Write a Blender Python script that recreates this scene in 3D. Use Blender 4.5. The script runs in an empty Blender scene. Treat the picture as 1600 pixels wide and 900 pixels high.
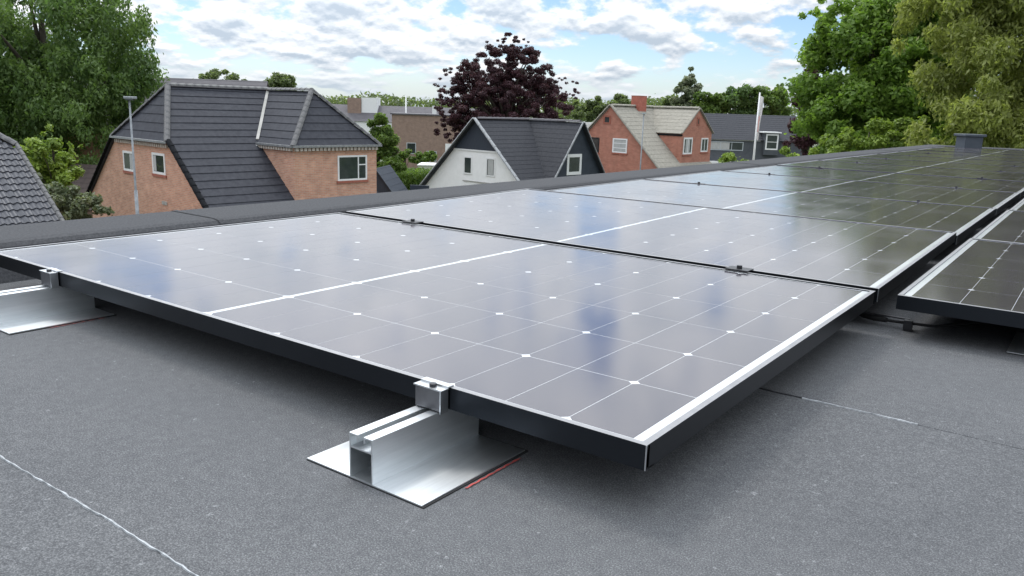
import bpy, bmesh, math, random
import numpy as np
from mathutils import Vector, Matrix

random.seed(7)
RNG = np.random.default_rng(11)
S = bpy.context.scene
COL = S.collection

# ------------------------------------------------------------------ camera
FPX = 1256.31                      # focal length in pixels of a 1600 px wide picture
PITCH, ROLL, HEAD = 0.21911, 0.0318, 0.6287
CAM = Vector((0.3848, -0.8071, 0.3796))
RIGHT = Vector((math.cos(HEAD), math.sin(HEAD), 0))
FWD = Vector((-math.sin(HEAD), math.cos(HEAD), 0))
UP = Vector((0, 0, 1))
f2 = FWD * math.cos(PITCH) - UP * math.sin(PITCH)
u2 = UP * math.cos(PITCH) + FWD * math.sin(PITCH)
r3 = RIGHT * math.cos(ROLL) + u2 * math.sin(ROLL)
u3 = u2 * math.cos(ROLL) - RIGHT * math.sin(ROLL)
cam = bpy.data.cameras.new("camera")
camo = bpy.data.objects.new("camera", cam)
COL.objects.link(camo)
camo.matrix_world = Matrix(((r3.x, u3.x, -f2.x, CAM.x), (r3.y, u3.y, -f2.y, CAM.y),
                            (r3.z, u3.z, -f2.z, CAM.z), (0, 0, 0, 1)))
cam.sensor_width = 36.0
cam.lens = 36.0 * FPX / 1600.0
cam.clip_start = 0.02
cam.clip_end = 6000
cam.dof.use_dof = False
S.camera = camo

# ------------------------------------------------------------------ light
S.view_settings.view_transform = 'Standard'
S.view_settings.look = 'None'
S.view_settings.exposure = 0.38
S.view_settings.gamma = 1.0
S.view_settings.use_curve_mapping = False
SUN_EL = math.radians(56)
SUN_DIR_H = (-RIGHT * 0.50 + FWD * 0.86).normalized()      # where the sun stands, high on the left
SUN_VEC = Vector((SUN_DIR_H.x * math.cos(SUN_EL), SUN_DIR_H.y * math.cos(SUN_EL), math.sin(SUN_EL)))
sun = bpy.data.lights.new("sun", 'SUN')
sun.energy = 1.1
sun.angle = math.radians(14)
sun.color = (1.0, 0.96, 0.90)
suno = bpy.data.objects.new("sun", sun)
COL.objects.link(suno)
suno.rotation_euler = (-SUN_VEC).to_track_quat('-Z', 'Y').to_euler()

w = bpy.data.worlds.new("World")
S.world = w
w.use_nodes = True
nt = w.node_tree
nt.nodes.clear()
def N(t, **k):
    n = nt.nodes.new(t)
    for a, b in k.items(): setattr(n, a, b)
    return n
def math_(op, a, b=None, c=None, clamp=False):
    n = N('ShaderNodeMath', operation=op); n.use_clamp = clamp
    for i, v in enumerate((a, b, c)):
        if v is None: continue
        if isinstance(v, (int, float)): n.inputs[i].default_value = v
        else: nt.links.new(v, n.inputs[i])
    return n.outputs[0]
def noise_(vec, scale, detail, rough, off=(0, 0, 0)):
    m = N('ShaderNodeVectorMath', operation='ADD')
    nt.links.new(vec, m.inputs[0]); m.inputs[1].default_value = off
    n = N('ShaderNodeTexNoise'); n.inputs['Scale'].default_value = scale
    n.inputs['Detail'].default_value = detail; n.inputs['Roughness'].default_value = rough
    nt.links.new(m.outputs[0], n.inputs['Vector'])
    return n.outputs['Fac']
def ramp_(v, a, b):
    n = N('ShaderNodeMapRange', interpolation_type='SMOOTHSTEP')
    nt.links.new(v, n.inputs[0]); n.inputs[1].default_value = a; n.inputs[2].default_value = b
    return n.outputs[0]
def mixc(f, a, b):
    n = N('ShaderNodeMix', data_type='RGBA')
    if isinstance(f, float): n.inputs[0].default_value = f
    else: nt.links.new(f, n.inputs[0])
    for i, v in ((6, a), (7, b)):
        if isinstance(v, tuple): n.inputs[i].default_value = (*v, 1)
        else: nt.links.new(v, n.inputs[i])
    return n.outputs[2]
sky = N('ShaderNodeTexSky', sky_type='NISHITA')
sky.sun_disc = False
sky.sun_elevation = SUN_EL
sky.sun_rotation = math.atan2(SUN_VEC.x, SUN_VEC.y)
sky.air_density = 1.0; sky.dust_density = 0.15; sky.ozone_density = 3.0
tc = N('ShaderNodeTexCoord')
sep = N('ShaderNodeSeparateXYZ'); nt.links.new(tc.outputs['Generated'], sep.inputs[0])
zc = math_('MAXIMUM', sep.outputs[2], 0.0)
lz = math_('LOGARITHM', math_('ADD', zc, 0.075), math.e)
cmb = N('ShaderNodeCombineXYZ')
nt.links.new(math_('MULTIPLY', sep.outputs[0], 12.5), cmb.inputs[0])
nt.links.new(math_('MULTIPLY', sep.outputs[1], 12.5), cmb.inputs[1])
nt.links.new(math_('MULTIPLY', lz, 4.6), cmb.inputs[2])
V = cmb.outputs[0]
OFF = (8.8, 52.1, 6.6)
n1 = noise_(V, 1.0, 9.0, 0.56, OFF)
n1u = noise_(V, 1.0, 5.0, 0.5, (OFF[0], OFF[1], OFF[2] + 0.15))
n2 = noise_(V, 0.33, 2.0, 0.5, (9.0, 1.0, 4.0))
dens = math_('ADD', n1, math_('MULTIPLY', math_('SUBTRACT', n2, 0.5), 0.55))
cover = ramp_(math_('ADD', dens, math_('MULTIPLY', zc, 0.29)), 0.418, 0.52)
thick = ramp_(n1u, 0.46, 0.68)                      # cloud above this point: a shaded base
fine = ramp_(n1, 0.42, 0.66)
lit = math_('ADD', math_('MULTIPLY', math_('SUBTRACT', n1, n1u), 4.2), math_('SUBTRACT', math_('ADD', math_('MULTIPLY', fine, 0.25), 0.56), math_('MULTIPLY', thick, 0.45)), clamp=True)
cloud0 = mixc(lit, (3.0, 3.5, 4.1), (6.5, 6.6, 6.7))
dt = N('ShaderNodeVectorMath', operation='DOT_PRODUCT'); nt.links.new(tc.outputs['Generated'], dt.inputs[0]); dt.inputs[1].default_value = SUN_VEC
glow = math_('ADD', 1.0, math_('MULTIPLY', math_('POWER', math_('MAXIMUM', dt.outputs['Value'], 0.0), 2.0), 0.9))
glow = math_('MULTIPLY', glow, math_('ADD', 1.0, math_('MULTIPLY', zc, 1.7)))   # clouds are brighter around the veiled sun
cs_ = N('ShaderNodeVectorMath', operation='SCALE'); nt.links.new(cloud0, cs_.inputs[0]); nt.links.new(glow, cs_.inputs['Scale'])
cloud = cs_.outputs[0]
skyb = N('ShaderNodeMix', data_type='RGBA', blend_type='MULTIPLY'); skyb.inputs[0].default_value = 1.0
nt.links.new(sky.outputs[0], skyb.inputs[6]); skyb.inputs[7].default_value = (.86, .92, 1.06, 1)
hz = ramp_(zc, 0.06, 0.0)
allc = mixc(cover, skyb.outputs[2], cloud)
allc = mixc(math_('MULTIPLY', hz, 0.65), allc, (4.9, 5.6, 6.2))
bg = N('ShaderNodeBackground'); bg.inputs[1].default_value = 0.10
nt.links.new(allc, bg.inputs[0])
wo = N('ShaderNodeOutputWorld'); nt.links.new(bg.outputs[0], wo.inputs[0])

# ------------------------------------------------------------------ materials
def new_mat(name):
    m = bpy.data.materials.new(name); m.use_nodes = True
    return m, m.node_tree, m.node_tree.nodes['Principled BSDF']
def mat(name, c1, c2=None, scale=8.0, rough=0.7, metal=0.0, bump=0.0, bscale=None, detail=5.0, stretch=(1, 1, 1),
        spec=0.5, coat=0.0, lo=0.35, hi=0.65, bdist=0.01):
    m, t, p = new_mat(name)
    c2 = c2 or tuple(min(1, x * 1.25) for x in c1)
    tcn = t.nodes.new('ShaderNodeTexCoord'); mp = t.nodes.new('ShaderNodeMapping')
    mp.inputs['Scale'].default_value = stretch
    t.links.new(tcn.outputs['Object'], mp.inputs[0])
    n = t.nodes.new('ShaderNodeTexNoise'); n.inputs['Scale'].default_value = scale
    n.inputs['Detail'].default_value = detail; n.inputs['Roughness'].default_value = 0.65
    t.links.new(mp.outputs[0], n.inputs['Vector'])
    r = t.nodes.new('ShaderNodeValToRGB')
    r.color_ramp.elements[0].position = lo; r.color_ramp.elements[0].color = (*c1, 1)
    r.color_ramp.elements[1].position = hi; r.color_ramp.elements[1].color = (*c2, 1)
    t.links.new(n.outputs['Fac'], r.inputs[0]); t.links.new(r.outputs[0], p.inputs['Base Color'])
    p.inputs['Roughness'].default_value = rough; p.inputs['Metallic'].default_value = metal
    p.inputs['Specular IOR Level'].default_value = spec; p.inputs['Coat Weight'].default_value = coat
    if bump:
        b = t.nodes.new('ShaderNodeBump'); b.inputs['Strength'].default_value = bump; b.inputs['Distance'].default_value = bdist
        n2_ = t.nodes.new('ShaderNodeTexNoise'); n2_.inputs['Scale'].default_value = bscale or scale * 3
        n2_.inputs['Detail'].default_value = 4
        t.links.new(mp.outputs[0], n2_.inputs['Vector'])
        t.links.new(n2_.outputs['Fac'], b.inputs['Height']); t.links.new(b.outputs[0], p.inputs['Normal'])
    return m

def felt_mat():
    m, t, p = new_mat('roofing_felt')
    tcn = t.nodes.new('ShaderNodeTexCoord')
    def nz(s, d, ro=.6):
        n = t.nodes.new('ShaderNodeTexNoise'); n.inputs['Scale'].default_value = s; n.inputs['Detail'].default_value = d
        n.inputs['Roughness'].default_value = ro
        t.links.new(tcn.outputs['Object'], n.inputs['Vector']); return n.outputs['Fac']
    def rp(v, els):
        r = t.nodes.new('ShaderNodeValToRGB'); e = r.color_ramp.elements
        e[0].position, e[0].color = els[0][0], (*els[0][1], 1); e[1].position, e[1].color = els[-1][0], (*els[-1][1], 1)
        for pos, c in els[1:-1]:
            x = e.new(pos); x.color = (*c, 1)
        t.links.new(v, r.inputs[0]); return r.outputs[0]
    def mul(a, b, f=1.0):
        x = t.nodes.new('ShaderNodeMix'); x.data_type = 'RGBA'; x.blend_type = 'MULTIPLY'; x.inputs[0].default_value = f
        t.links.new(a, x.inputs[6]); t.links.new(b, x.inputs[7]); return x.outputs[2]
    grain = rp(nz(520, 2, .7), [(.30, (.056, .058, .063)), (.5, (.098, .101, .107)), (.72, (.205, .208, .215))])
    mid = rp(nz(60, 4), [(.3, (.86, .86, .87)), (.7, (1.08, 1.08, 1.08))])
    big = rp(nz(2.8, 6), [(.3, (.92, .925, .93)), (.7, (1.06, 1.06, 1.055))])
    stain = rp(nz(.55, 7, .62), [(.40, (.92, .925, .93)), (.50, (1, 1, 1)), (.60, (1.04, 1.04, 1.035))])
    speck = rp(nz(95, 1, .5), [(.0, (1, 1, 1)), (.735, (1, 1, 1)), (.77, (1.6, 1.6, 1.58))])
    c = mul(mul(mul(mul(grain, mid), big), stain), speck)
    t.links.new(c, p.inputs['Base Color'])
    p.inputs['Roughness'].default_value = .92; p.inputs['Specular IOR Level'].default_value = .25
    b = t.nodes.new('ShaderNodeBump'); b.inputs['Strength'].default_value = .55; b.inputs['Distance'].default_value = .002
    t.links.new(nz(480, 3, .7), b.inputs['Height']); t.links.new(b.outputs[0], p.inputs['Normal'])
    return m

def glassy(name, col, col2, rough=0.125, scale=3.0):
    """laminated glass surface of a solar panel: dark below, a hard clear coat above"""
    m, t, p = new_mat(name)
    tcn = t.nodes.new('ShaderNodeTexCoord')
    oi = t.nodes.new('ShaderNodeObjectInfo')
    x = t.nodes.new('ShaderNodeMix'); x.data_type = 'RGBA'
    t.links.new(oi.outputs['Random'], x.inputs[0])
    x.inputs[6].default_value = (*col, 1); x.inputs[7].default_value = (*col2, 1)
    t.links.new(x.outputs[2], p.inputs['Base Color'])
    p.inputs['Roughness'].default_value = .45; p.inputs['Specular IOR Level'].default_value = .08
    p.inputs['Coat Weight'].default_value = 1.0; p.inputs['Coat Roughness'].default_value = rough
    p.inputs['Coat IOR'].default_value = 1.78
    # faint dust: roughens the coat in soft patches
    n = t.nodes.new('ShaderNodeTexNoise'); n.inputs['Scale'].default_value = scale; n.inputs['Detail'].default_value = 6
    geo = t.nodes.new('ShaderNodeNewGeometry'); t.links.new(geo.outputs['Position'], n.inputs['Vector'])
    mr = t.nodes.new('ShaderNodeMapRange'); mr.inputs[1].default_value = .35; mr.inputs[2].default_value = .7
    mr.inputs[3].default_value = rough * .75; mr.inputs[4].default_value = rough * 1.35
    t.links.new(n.outputs['Fac'], mr.inputs[0]); t.links.new(mr.outputs[0], p.inputs['Coat Roughness'])
    b = t.nodes.new('ShaderNodeBump'); b.inputs['Strength'].default_value = .04; b.inputs['Distance'].default_value = .0012
    n3 = t.nodes.new('ShaderNodeTexNoise'); n3.inputs['Scale'].default_value = 5.0; n3.inputs['Detail'].default_value = 1
    t.links.new(geo.outputs['Position'], n3.inputs['Vector'])
    t.links.new(n3.outputs['Fac'], b.inputs['Height']); t.links.new(b.outputs[0], p.inputs['Coat Normal'])
    return m

def brick_mat(name, c1, c2, mortar, sx=0.24, sy=0.075, msize=.012):
    m, t, p = new_mat(name)
    tcn = t.nodes.new('ShaderNodeTexCoord'); sp = t.nodes.new('ShaderNodeSeparateXYZ')
    t.links.new(tcn.outputs['Object'], sp.inputs[0])
    ad = t.nodes.new('ShaderNodeMath'); ad.operation = 'ADD'
    t.links.new(sp.outputs[0], ad.inputs[0]); t.links.new(sp.outputs[1], ad.inputs[1])
    cb = t.nodes.new('ShaderNodeCombineXYZ'); t.links.new(ad.outputs[0], cb.inputs[0]); t.links.new(sp.outputs[2], cb.inputs[1])
    bk = t.nodes.new('ShaderNodeTexBrick'); t.links.new(cb.outputs[0], bk.inputs['Vector'])
    bk.inputs['Scale'].default_value = 1.0; bk.inputs['Brick Width'].default_value = sx; bk.inputs['Row Height'].default_value = sy
    bk.inputs['Mortar Size'].default_value = msize; bk.inputs['Mortar Smooth'].default_value = .3
    bk.inputs['Color1'].default_value = (*c1, 1); bk.inputs['Color2'].default_value = (*c2, 1); bk.inputs['Mortar'].default_value = (*mortar, 1)
    n = t.nodes.new('ShaderNodeTexNoise'); n.inputs['Scale'].default_value = 2.6; n.inputs['Detail'].default_value = 8
    t.links.new(tcn.outputs['Object'], n.inputs['Vector'])
    mr = t.nodes.new('ShaderNodeMapRange'); mr.inputs[1].default_value = .3; mr.inputs[2].default_value = .7; mr.inputs[3].default_value = .86; mr.inputs[4].default_value = 1.12
    t.links.new(n.outputs['Fac'], mr.inputs[0])
    x = t.nodes.new('ShaderNodeVectorMath'); x.operation = 'SCALE'
    t.links.new(bk.outputs['Color'], x.inputs[0]); t.links.new(mr.outputs[0], x.inputs['Scale'])
    t.links.new(x.outputs[0], p.inputs['Base Color']); p.inputs['Roughness'].default_value = .9
    b = t.nodes.new('ShaderNodeBump'); b.inputs['Strength'].default_value = .4; b.inputs['Distance'].default_value = .01
    b.invert = True
    t.links.new(bk.outputs['Fac'], b.inputs['Height']); t.links.new(b.outputs[0], p.inputs['Normal'])
    return m

def leaf_mat(name, dark, light, trans=.3):
    m = bpy.data.materials.new(name); m.use_nodes = True; t = m.node_tree; t.nodes.clear()
    at = t.nodes.new('ShaderNodeAttribute'); at.attribute_name = 'tint'
    r = t.nodes.new('ShaderNodeValToRGB')
    r.color_ramp.elements[0].color = (*dark, 1); r.color_ramp.elements[1].color = (*light, 1)
    t.links.new(at.outputs['Fac'], r.inputs[0])
    d = t.nodes.new('ShaderNodeBsdfPrincipled'); d.inputs['Roughness'].default_value = .55; d.inputs['Specular IOR Level'].default_value = .35
    tr = t.nodes.new('ShaderNodeBsdfTranslucent'); mx = t.nodes.new('ShaderNodeMixShader'); mx.inputs[0].default_value = trans
    g = t.nodes.new('ShaderNodeMix'); g.data_type = 'RGBA'; g.blend_type = 'MULTIPLY'; g.inputs[0].default_value = 1
    g.inputs[7].default_value = (1.5, 1.6, .9, 1)
    t.links.new(r.outputs[0], g.inputs[6])
    t.links.new(r.outputs[0], d.inputs['Base Color']); t.links.new(g.outputs[2], tr.inputs['Color'])
    t.links.new(d.outputs[0], mx.inputs[1]); t.links.new(tr.outputs[0], mx.inputs[2])
    o = t.nodes.new('ShaderNodeOutputMaterial'); t.links.new(mx.outputs[0], o.inputs[0])
    return m

M = {}
M['felt'] = felt_mat()
M['felt_edge'] = mat('felt_parapet', (.040, .041, .045), (.072, .074, .080), scale=140, rough=.95, bump=.3, bscale=200, bdist=.003, spec=.2)
M['felt_edge2'] = mat('felt_lap', (.085, .088, .094), (.13, .133, .14), scale=140, rough=.95)
M['bead'] = mat('seam_bead', (.13, .14, .15), (.40, .42, .44), scale=90, rough=.75, lo=.3, hi=.6)
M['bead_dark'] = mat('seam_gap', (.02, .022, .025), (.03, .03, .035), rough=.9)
M['cell'] = glassy('solar_cell', (.022, .015, .026), (.027, .019, .032))
M['back'] = glassy('backsheet_white', (.54, .56, .58), (.54, .56, .58))
M['frame'] = mat('black_anodised_frame', (.034, .038, .045), (.042, .047, .055), scale=3, rough=.34, metal=1.0)
M['lip'] = mat('frame_lip_sky_sheen', (.26, .26, .27), (.32, .32, .33), scale=30, rough=.42, metal=.75)  # same black frame, paler on top: sky reflection put into the colour
M['underside'] = mat('panel_underside', (.012, .012, .014), rough=.7)
M['alu'] = mat('mill_aluminium', (.68, .71, .73), (.78, .81, .83), scale=6, rough=.40, metal=.95, stretch=(14, 1, 14))
M['clamp_alu'] = mat('clamp_aluminium', (.52, .54, .56), (.62, .64, .66), scale=20, rough=.38, metal=1.0)
M['clamp_dark'] = mat('shaded_aluminium', (.13, .13, .14), (.18, .18, .19), scale=20, rough=.5, metal=1.0)  # darker copy of the clamp aluminium, shade on the body painted in
M['bolt'] = mat('dark_steel', (.03, .03, .033), (.05, .05, .055), scale=50, rough=.4, metal=.7)
M['rubber'] = mat('black_rubber', (.012, .012, .013), rough=.85)
M['red'] = mat('red_film', (.30, .04, .04), (.45, .08, .07), scale=60, rough=.6)
M['tile_black'] = mat('black_roof_tile', (.028, .030, .039), (.044, .047, .058), scale=5, rough=.72, spec=.2, bump=.15, bscale=14)
M['ridge_black'] = mat('weathered_ridge_tile', (.07, .07, .075), (.20, .20, .20), scale=4, rough=.8, lo=.4, hi=.7)
M['verge_black'] = mat('verge_tile', (.008, .009, .011), (.016, .017, .020), scale=6, rough=.95, spec=.1)
M['pantile'] = mat('grey_pantile', (.028, .031, .041), (.064, .068, .083), scale=9, rough=.6, lo=.3, hi=.75)
M['slate'] = mat('dark_slate', (.028, .030, .037), (.045, .047, .055), scale=7, rough=.75, spec=.2, bump=.2, bscale=9)
M['eternit'] = mat('weathered_fibre_cement', (.21, .198, .170), (.31, .292, .250), scale=5, rough=.9, lo=.3, hi=.7, bump=.1)
M['brick_light'] = brick_mat('salmon_brick', (.49, .235, .16), (.61, .33, .225), (.50, .38, .31))
M['brick_red'] = brick_mat('red_brick', (.40, .135, .09), (.49, .185, .125), (.36, .24, .19))
M['brick_brown'] = brick_mat('brown_brick', (.25, .17, .13), (.29, .20, .16), (.27, .20, .17))
M['brick_chimney'] = brick_mat('chimney_brick', (.40, .10, .07), (.46, .13, .09), (.32, .16, .12))
M['brick_sill'] = mat('brick_sill', (.30, .10, .07), (.36, .13, .09), rough=.9)
M['white_wall'] = mat('white_render', (.80, .80, .80), (.86, .86, .86), scale=2.5, rough=.85, bump=.1)
M['white_paint'] = mat('white_paint', (.74, .75, .76), (.80, .80, .80), scale=5, rough=.45)
M['dark_board'] = mat('blue_black_boards', (.020, .028, .044), (.032, .042, .062), scale=2, rough=.6, stretch=(14, 1, 1))
M['dark_wall'] = mat('charcoal_wall', (.06, .068, .08), (.08, .088, .10), scale=3, rough=.8)
M['dentil'] = mat('pale_dentil_brick', (.38, .33, .29), (.52, .48, .44), scale=6, rough=.9)
M['gutter'] = mat('zinc_gutter', (.22, .23, .24), (.33, .34, .35), scale=9, rough=.5, metal=.4)
M['pane'] = mat('window_pane', (.022, .030, .032), (.045, .055, .058), scale=1.2, rough=.06, spec=.8)
M['curtain'] = mat('pale_curtain', (.35, .36, .36), (.50, .50, .49), scale=6, rough=.9, stretch=(6, 6, .5))
M['galv'] = mat('galvanised_steel', (.40, .44, .47), (.50, .54, .57), scale=8, rough=.5, metal=.3)
M['vent'] = mat('blue_grey_steel', (.045, .058, .076), (.058, .070, .088), scale=8, rough=.5)
M['bark'] = mat('bark', (.045, .036, .028), (.09, .075, .06), scale=9, rough=.95, stretch=(1, 1, .2), bump=.4)
M['grass'] = mat('grass', (.07, .085, .05), (.11, .13, .08), scale=.08, rough=.95)
M['meadow'] = mat('lawn', (.10, .15, .035), (.15, .19, .05), scale=3, rough=.95)
M['concrete'] = mat('pale_concrete', (.30, .30, .28), (.42, .41, .39), scale=2, rough=.9)
M['brown_roof'] = mat('dark_brown_tile', (.035, .024, .022), (.055, .038, .034), scale=5, rough=.8, bump=.2)
M['far_roof'] = mat('far_grey_roof', (.085, .08, .09), (.11, .105, .115), scale=1, rough=.8)
M['leaf_dark'] = leaf_mat('dark_green_leaf', (.05, .10, .034), (.16, .235, .075), .48)
M['leaf_beech'] = leaf_mat('beech_green_leaf', (.080, .150, .03), (.23, .34, .07), .5)
M['leaf_olive'] = leaf_mat('olive_willow_leaf', (.13, .16, .045), (.34, .37, .12), .5)
M['leaf_copper'] = leaf_mat('copper_leaf', (.024, .010, .015), (.095, .038, .050), .25)
M['leaf_lime'] = leaf_mat('lime_green_leaf', (.07, .13, .02), (.27, .36, .06))
M['leaf_mid'] = leaf_mat('mid_green_leaf', (.040, .085, .018), (.16, .23, .055), .45)
M['leaf_far'] = leaf_mat('far_green_leaf', (.070, .10, .045), (.17, .21, .09), .5)
M['leaf_blossom'] = leaf_mat('pale_flowering_leaf', (.045, .08, .03), (.25, .27, .18))
M['pennant'] = mat('white_pennant', (.72, .68, .68), (.80, .78, .78), rough=.8)
M['pennant_red'] = mat('red_pennant_stripe', (.60, .32, .30), rough=.8)

# ------------------------------------------------------------------ helpers
class MB:
    def __init__(s): s.v = []; s.f = []
    def add(s, vs, fs):
        n = len(s.v); s.v += [tuple(v) for v in vs]; s.f += [tuple(i + n for i in f) for f in fs]; return s
    def box(s, a, b):
        x0, y0, z0 = (min(a[i], b[i]) for i in range(3)); x1, y1, z1 = (max(a[i], b[i]) for i in range(3))
        return s.add([(x0, y0, z0), (x1, y0, z0), (x1, y1, z0), (x0, y1, z0), (x0, y0, z1), (x1, y0, z1), (x1, y1, z1), (x0, y1, z1)],
                     [(0, 3, 2, 1), (4, 5, 6, 7), (0, 1, 5, 4), (1, 2, 6, 5), (2, 3, 7, 6), (3, 0, 4, 7)])
    def prism(s, poly, off):
        """poly: 3D polygon, off: extrusion vector"""
        n = len(poly); off = Vector(off); p = [Vector(q) for q in poly]
        return s.add(p + [q + off for q in p], [tuple(range(n))[::-1], tuple(range(n, 2 * n))] + [(i, (i + 1) % n, n + (i + 1) % n, n + i) for i in range(n)])
    def bar(s, a, b, wd, ht, up=(0, 0, 1)):
        a, b = Vector(a), Vector(b); d = (b - a).normalized(); u = Vector(up); sd = d.cross(u).normalized(); u = sd.cross(d).normalized()
        o = [sd * wd / 2 + u * ht / 2, -sd * wd / 2 + u * ht / 2, -sd * wd / 2 - u * ht / 2, sd * wd / 2 - u * ht / 2]
        return s.prism([a + q for q in o], b - a)
    def tube(s, pts, rad, n=8):
        rings = []
        for i, p in enumerate(pts):
            p = Vector(p); d = (Vector(pts[min(i + 1, len(pts) - 1)]) - Vector(pts[max(i - 1, 0)])).normalized()
            a = d.orthogonal().normalized(); b = d.cross(a)
            r = rad[i] if isinstance(rad, (list, tuple)) else rad
            rings.append([p + (a * math.cos(2 * math.pi * k / n) + b * math.sin(2 * math.pi * k / n)) * r for k in range(n)])
        vs = [v for r in rings for v in r]; fs = []
        # keep rings aligned
        for i in range(1, len(rings)):
            best = min(range(n), key=lambda k: sum((rings[i][(j + k) % n] - rings[i - 1][j]).length for j in range(n)))
            rings[i] = [rings[i][(j + best) % n] for j in range(n)]
        vs = [v for r in rings for v in r]
        for i in range(len(rings) - 1):
            for k in range(n):
                fs.append((i * n + k, i * n + (k + 1) % n, (i + 1) * n + (k + 1) % n, (i + 1) * n + k))
        fs.append(tuple(range(n))[::-1]); fs.append(tuple(range((len(rings) - 1) * n, len(rings) * n)))
        return s.add(vs, fs)
    def mesh(s, name, m):
        me = bpy.data.meshes.new(name); me.from_pydata(s.v, [], s.f)
        bm = bmesh.new(); bm.from_mesh(me); bmesh.ops.recalc_face_normals(bm, faces=bm.faces); bm.to_mesh(me); bm.free()
        me.materials.append(m); return me
    def build(s, name, m, parent=None, bevel=0.0, smooth=False):
        o = bpy.data.objects.new(name, s.mesh(name, m)); COL.objects.link(o)
        if parent: o.parent = parent
        if bevel:
            b = o.modifiers.new('bevel', 'BEVEL'); b.width = bevel; b.segments = 2; b.limit_method = 'ANGLE'
        if smooth:
            for p in o.data.polygons: p.use_smooth = True
        return o
def tag(o, label=None, cat=None, group=None, kind=None):
    for k, v in (('label', label), ('category', cat), ('group', group), ('kind', kind)):
        if v: o[k] = v
    return o
def empty(name, loc=(0, 0, 0), rz=0.0):
    o = bpy.data.objects.new(name, None); o.empty_display_size = .2
    o.location = loc; o.rotation_euler = (0, 0, rz); COL.objects.link(o); return o
def inst(name, me, parent, loc=(0, 0, 0)):
    o = bpy.data.objects.new(name, me); o.location = loc; COL.objects.link(o); o.parent = parent; return o
def P3(r, d, h):
    """metres right of, in front of and above the camera -> world point"""
    v = CAM + RIGHT * r + FWD * d; return Vector((v.x, v.y, CAM.z + h))

GROUND = CAM.z - 7.2
ROOFZ = -0.097

# ------------------------------------------------------------------ ground
g = MB(); g.add([(-2500, -2500, GROUND), (2500, -2500, GROUND), (2500, 2500, GROUND), (-2500, 2500, GROUND)], [(0, 1, 2, 3)])
tag(g.build('ground', M['grass']), kind='structure')
c = P3(-10.5, 72, 0)
lw = MB(); lw.box((-9, -8, 0), (9, 8, .02))
o = lw.build('lawn', M['meadow']); o.location = (c.x, c.y, GROUND + .004); o.rotation_euler = (0, 0, HEAD); tag(o, kind='structure')
st = MB(); st.box((-80, -2.6, 0), (80, 2.6, .02))
c = P3(-2, 27, 0); o = st.build('road', mat('asphalt', (.045, .045, .047), (.06, .06, .062), scale=30, rough=.9))
o.location = (c.x, c.y, GROUND + .004); o.rotation_euler = (0, 0, HEAD - .734 + math.pi / 2); tag(o, kind='structure')

# ------------------------------------------------------------------ the flat roof we stand on
roof = empty('flat_roofed_building', (0, 5, GROUND))
tag(roof, 'flat roofed building in the foreground covered in grey mineral felt that carries the solar panels', 'building')
def rbuild(mb, name, m, **k):
    o = mb.build(name, m, **k); o.parent = roof; o.location = (0, -5, -GROUND); return o
XL, XR, Y0, Y1 = -1.88, 6.5, -4.27, 14.72
k = -4
edges = []
y = -0.352 - .97 * 4
while y < Y1: edges.append(y); y += .97
edges.append(Y1)
for i in range(len(edges) - 1):
    a, b = edges[i], edges[i + 1]
    # every sheet laps 8 cm over the one in front of it: front edge proud
    xs = np.linspace(XL, XR, 60); mb = MB(); vs = []; fs = []
    wob = [0.004 * math.sin(x * 5 + i * 2) + .003 * math.sin(x * 17 + i) + random.uniform(-.0012, .0012) for x in xs]
    for x, q in zip(xs, wob):
        vs += [(x, a - .04 + q, ROOFZ - .004), (x, a - .04 + q, ROOFZ - .0016), (x, a - .028 + q, ROOFZ - .0006), (x, b, ROOFZ - .0022)]
    for j in range(len(xs) - 1):
        for m_ in range(3): fs.append((4 * j + m_, 4 * j + 4 + m_, 4 * j + 5 + m_, 4 * j + 1 + m_))
    mb.add(vs, fs); rbuild(mb, 'felt_sheet', M['felt'])
    if i in (3, 4, 5, 6):
        for x0, x1, mm, wd, nm in ((XL, XR, 'bead', .0017, 'seam_bead'),) if i != 5 else ((-.12, .015, 'bead_dark', .0032, 'seam_dark_strip'), (.015, .20, 'bead', .0020, 'seam_bead')):  # one seam gets a short dark strip, then a pale bead
            if i != 4 and i != 5: continue
            mb = MB(); vs = []; fs = []; n = max(8, int((x1 - x0) / .012))
            for j in range(n + 1):
                x = x0 + (x1 - x0) * j / n
                q = float(np.interp(x, xs, wob)) + random.uniform(-.001, .001)
                ww = wd * random.uniform(.25, 1.0)
                yy = a - .04 + q
                vs += [(x, yy - ww, ROOFZ - .003), (x, yy - ww * .5, ROOFZ - .0002), (x, yy + ww, ROOFZ - .0002)]
            for j in range(n):
                for m_ in (0, 1): fs.append((3 * j + m_, 3 * j + 3 + m_, 3 * j + 4 + m_, 3 * j + 1 + m_))
            mb.add(vs, fs); rbuild(mb, nm, M[mm])
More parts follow.
